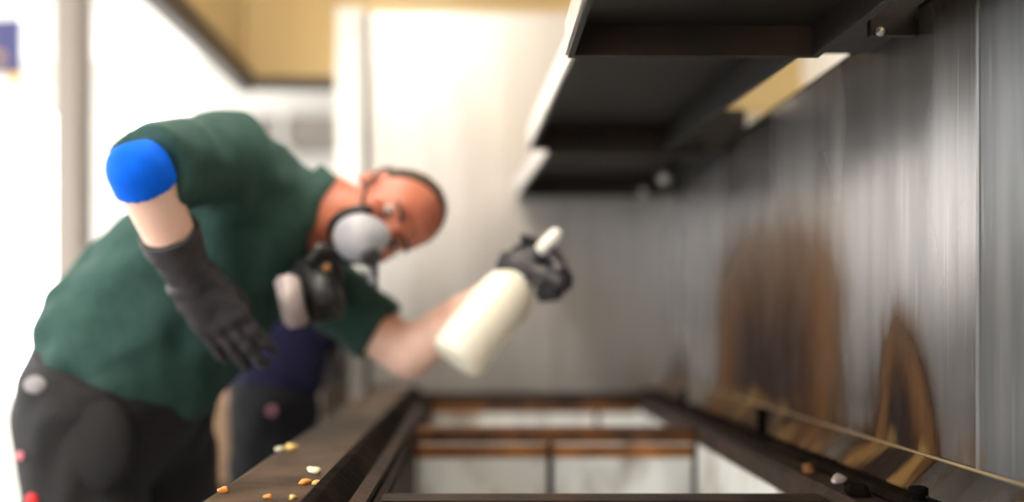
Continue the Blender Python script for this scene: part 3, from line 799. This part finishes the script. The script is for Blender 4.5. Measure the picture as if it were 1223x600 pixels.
# ---------------------------------------------------------------- spray bottle and the hand round it
bA, bB = P(549, 424, 1.735), P(648, 300, 1.80)
ax = (bB - bA); L = ax.length; axn = ax.normalized()
bot = tag(empty('spray_bottle', bA), 'cream white spray bottle held out in the black glove', 'bottle')
bm = bmesh.new(); Lb = L * .80
lathe(bm, bA - axn * .018, axn, [(0, .012), (.001, .040), (.006, .050), (.016, .0555), (Lb * .30, .0560), (Lb * .62, .0555), (Lb * .78, .0545), (Lb * .88, .050), (Lb * .95, .036), (Lb * 1.0, .022), (Lb * 1.08, .018)], 40)
o = obj('bottle_body', bm, 'bottle_cream', bot, True)
side = axn.cross(Vector((0, 1, 0))).normalized()          # in the picture plane, right-down
bm = bmesh.new(); lathe(bm, bA + axn * (Lb * 1.00), axn, [(0, .021), (.004, .023), (.022, .023), (.025, .018), (.04, .016)], 24); obj('screw_collar', bm, 'rubber_black', bot, True)
hp = bA + axn * (Lb + .045)
Mh = Matrix((side, Vector((0, 1, 0)).cross(axn) * 0 + axn.cross(side), axn)).transposed().to_4x4(); Mh.translation = hp
bm = bmesh.new(); box(bm, -.018, .040, -.013, .013, -.012, .016, Mh); box(bm, .030, .052, -.010, .010, -.004, .012, Mh); obj('spray_head', bm, 'rubber_black', bot, bevel=.005)
bm = bmesh.new(); lathe(bm, P(644, 301, 1.765), P(668, 277, 1.755) - P(644, 301, 1.765), [(0, .010), (.004, .0135), (.040, .0145), (.050, .0125), (.056, .008)], 20); noz = obj('nozzle', bm, 'plastic_white', bot, True)
bm = bmesh.new(); tube(bm, [hp + side * .030, hp + side * .045 - axn * .02, hp + side * .046 - axn * .05], .005, 8); obj('trigger', bm, 'rubber_black', bot, True)
# fingers close round the neck of the bottle
neck = bA + axn * (Lb + .005)
D = (Vector((.93, -.30, .12))).normalized(); Nn = Vector((-.25, .62, .74))
g = hand_mesh('glove', wrL + Vector((-.018, -.03, .016)), D, Nn, (.2, -.25, .9), ((1.05, 1.25, .7), (1.1, 1.25, .8), (1.1, 1.25, .8), (1.1, 1.2, .8)), thumb=(.35, .85, -.55), spread=.0, cuff=[(wrL + Vector((.012, -.03, .018)), .034), (wrL, .034), (lerp(wrL, elL, .2), .037)], scale=1.12, tcurl=.5)
link_mesh('glove', g, 'glove_black', person)

# ---------------------------------------------------------------- half mask respirator
mc = HD(0, .100, -.050)
F = Field([mc[i] - .11 for i in range(3)], [mc[i] + .11 for i in range(3)], .0035)
F.ell(HD(0, .096, -.056), H3, (.047, .042, .049), .01); F.cone(HD(0, .105, -.018), HD(0, .118, -.05), .018, .030, .025)
F.half(HD(0, .066, -.05), hf)
msk = link_mesh('respirator', F.mesh('respirator'), 'mask_grey', person); msk['label'] = 'pale grey half mask respirator with black rim'
rim = []
for k in range(36):
    a = 2 * math.pi * k / 36; rim.append(HD(.051 * math.cos(a), .076 + .010 * math.cos(2 * a), -.052 + .055 * math.sin(a)))
bm = bmesh.new(); tube(bm, rim, .0095, 10, True); obj('mask_rim', bm, 'rubber_black', msk, True)
vd = (hf + hl * .35 + hu * .15).normalized()
bm = bmesh.new(); lathe(bm, HD(.020, .130, -.044), vd, [(0, .019), (.020, .019), (.023, .017), (.023, .013), (.018, .012), (.018, .005), (.025, .004)], 28); obj('valve', bm, 'valve_dark', msk, True)
for sx in (-1, 1):
    bm = bmesh.new(); tube(bm, [HD(sx * .056, .078, -.04), HD(sx * .080, .035, -.022), HD(sx * .089, -.02, .010), HD(sx * .070, -.085, .035), HD(0, -.117, .045)], .003, 8); obj('strap', bm, 'rubber_black', msk, True)
p0, p1 = P(436, 303, 1.72), P(446, 338, 1.73)
bm = bmesh.new(); tube(bm, [p0, lerp(p0, p1, .5), p1], .0075, 10); obj('strap_clip', bm, 'mask_grey', msk, True)
bm = bmesh.new(); tube(bm, [P(445, 300, 1.72), P(449, 320, 1.72), P(448, 352, 1.74)], .0045, 8); obj('loose_strap', bm, 'rubber_black', msk, True)

# chest pouch with a pale metal side, hanging on the polo
pc = P(374, 345, 1.715)
t = tag(empty('chest_pouch', pc), 'black pouch with pale metal side clipped on the green polo chest', 'pouch')
def obox(c, ax3, r, rnd, name, mat, par):
    bm = bmesh.new(); M = Matrix([list(v) for v in ax3]).transposed().to_4x4(); M.translation = c
    box(bm, -r[0], r[0], -r[1], r[1], -r[2], r[2], M); return obj(name, bm, mat, par, True, bevel=rnd, seg=3)
A3 = (Vector((.97, -.05, .22)).normalized(), Vector((.05, 1, 0)).normalized(), Vector((-.22, 0, .97)).normalized())
obox(pc + Vector((.005, .035, 0)), A3, (.040, .045, .062), .014, 'pouch_body', 'rubber_black', t)
obox(P(349, 360, 1.69), A3, (.019, .030, .048), .007, 'metal_side', 'pale_metal', t)
obox(P(384, 346, 1.685), A3, (.015, .012, .026), .006, 'clip', 'valve_dark', t)
bm = bmesh.new(); lathe(bm, P(391, 320, 1.690), (0, -1, 0), [(0, .007), (.005, .007), (.007, .004)], 16); obj('indicator', bm, 'orange_spot', t, True)
bm = bmesh.new(); lathe(bm, P(386, 350, 1.682), (0, -1, 0), [(0, .011), (.006, .011), (.008, .008)], 18); obj('dial', bm, 'dial_grey', t, True)
bm = bmesh.new(); tube(bm, [P(372, 312, 1.70), P(382, 296, 1.71), P(395, 300, 1.72), P(405, 325, 1.74), P(400, 350, 1.76)], .011, 10); obj('carry_strap', bm, 'rubber_black', t, True)

# ---------------------------------------------------------------- second worker bending away, behind
q2 = tag(empty('person', (-.60, 2.62, 0)), 'second worker in navy top and dark grey trousers bending away behind the green polo', 'person')
pe2, wa2, ch2, ne2 = Vector((-.572, 2.60, .90)), Vector((-.575, 2.70, 1.01)), Vector((-.630, 2.96, 1.08)), Vector((-.66, 3.17, 1.08))
hd2 = Vector((-.67, 3.30, 1.03))
B2 = basis((0, .6, .8), (-1, 0, 0)); B2c = basis((0, .97, .25), (-1, 0, 0))
hip2 = [Vector((-.568 + s * .046, 2.60, .84)) for s in (-1, 1)]; kn2 = [Vector((-.568 + s * .060, 2.56, .47)) for s in (-1, 1)]; an2 = [Vector((-.568 + s * .080, 2.62, .09)) for s in (-1, 1)]
sh2 = [ch2 + Vector((s * .165, .08, .0)) for s in (-1, 1)]; el2 = [sh2[0] + Vector((-.02, .14, -.24)), sh2[1] + Vector((-.20, .12, -.22))]; wr2 = [el2[0] + Vector((.02, .16, -.19)), el2[1] + Vector((.0, .16, -.19))]
def torso2(F, g):
    F.ell(pe2, B2, (.112 + g, .125 + g, .14), .05); F.ell(wa2, B2, (.126 + g, .12 + g, .15), .06); F.ell(ch2, B2c, (.160 + g, .115 + g, .19), .06)
    F.cone(sh2[0], sh2[1], .062 + g, .062 + g, .05)
F = Field((-1.0, 2.25, 0), (-.28, 3.52, 1.35), .009)
torso2(F, 0); F.cone(ch2, ne2, .07, .056, .04); F.cone(ne2, hd2, .055, .06, .03); F.ell(hd2 + Vector((0, .02, .0)), ((1, 0, 0), (0, 1, 0), (0, 0, 1)), (.076, .11, .095), .03)
F.cone(hd2 + Vector((0, .04, -.09)), hd2 + Vector((0, .02, -.11)), .012, .014, .015)
for s in (0, 1):
    F.chain([sh2[s], el2[s], wr2[s]], [.052, .042, .030], .02); F.cone(wr2[s], wr2[s] + Vector((0, .06, -.07)), .032, .03, .02)
    for j in range(4): F.cone(wr2[s] + Vector(((j - 1.5) * .019, .06, -.07)), wr2[s] + Vector(((j - 1.5) * .021, .09, -.14)), .010, .008, .006)
    F.cone(wr2[s] + Vector((.025, .02, -.03)), wr2[s] + Vector((.05, .05, -.09)), .013, .010, .008)
    F.chain([hip2[s], kn2[s], an2[s]], [.064, .052, .038], .02); F.cone(an2[s] + Vector((0, 0, -.04)), an2[s] + Vector((0, .15, -.055)), .036, .028, .02)
link_mesh('body', F.mesh('body'), 'skin', q2)
F = Field((-1.0, 2.25, .7), (-.28, 3.4, 1.35), .009); torso2(F, .014)
for s in (0, 1): F.cone(sh2[s], lerp(sh2[s], el2[s], .6), .066, .060, .03)
F.half((-.6, 2.5, .925), (0, .25, 1)); F.half(ne2 + Vector((0, -.02, 0)), (0, -1, 0)); F.folds(.004, (.4, .3, .8), .10, 1, 2)
link_mesh('work_top', F.mesh('work_top'), 'navy_cotton', q2)['label'] = 'navy blue top'
F = Field((-1.0, 2.25, .05), (-.28, 3.0, 1.15), .009)
F.ell(pe2, B2, (.124, .135, .15), .04)
for s in (0, 1): F.chain([hip2[s], kn2[s], an2[s]], [.080, .070, .068], .03)
F.half((-.6, 2.5, .945), (0, -.25, -1)); F.half((0, 0, .1), (0, 0, 1)); F.folds(.003, (.5, .3, -.8), .10, 1, 3)
t2 = link_mesh('trousers', F.mesh('trousers'), 'grey_twill', q2); t2['label'] = 'dark grey work trousers'
p = on_surf(t2.data, 325, 491, 2.45); bm = bmesh.new(); ball(bm, p, (.011, .005, .011)); obj('rivet', bm, 'dull_pink', t2, True)
F = Field([hd2[i] - .2 for i in range(3)], [hd2[i] + .2 for i in range(3)], .006); F.ell(hd2 + Vector((0, .02, .012)), ((1, 0, 0), (0, 1, 0), (0, 0, 1)), (.084, .118, .095), .01); F.half(hd2 + Vector((0, 0, .0)), (0, -.3, 1)); link_mesh('hair', F.mesh('hair'), 'hair_brown', q2)
for a in an2:
    F = Field((a.x - .1, a.y - .12, -.01), (a.x + .1, a.y + .26, .22), .008)
    F.cone(a + Vector((0, -.01, -.03)), a + Vector((0, .15, -.042)), .056, .044, .03); F.cone(a + Vector((0, -.01, -.03)), a + Vector((0, -.01, .09)), .056, .062, .03)
    F.half((0, 0, .002), (0, 0, 1)); F.half((0, 0, .17), (0, 0, -1)); link_mesh('boot', F.mesh('boot'), 'rubber_black', q2)
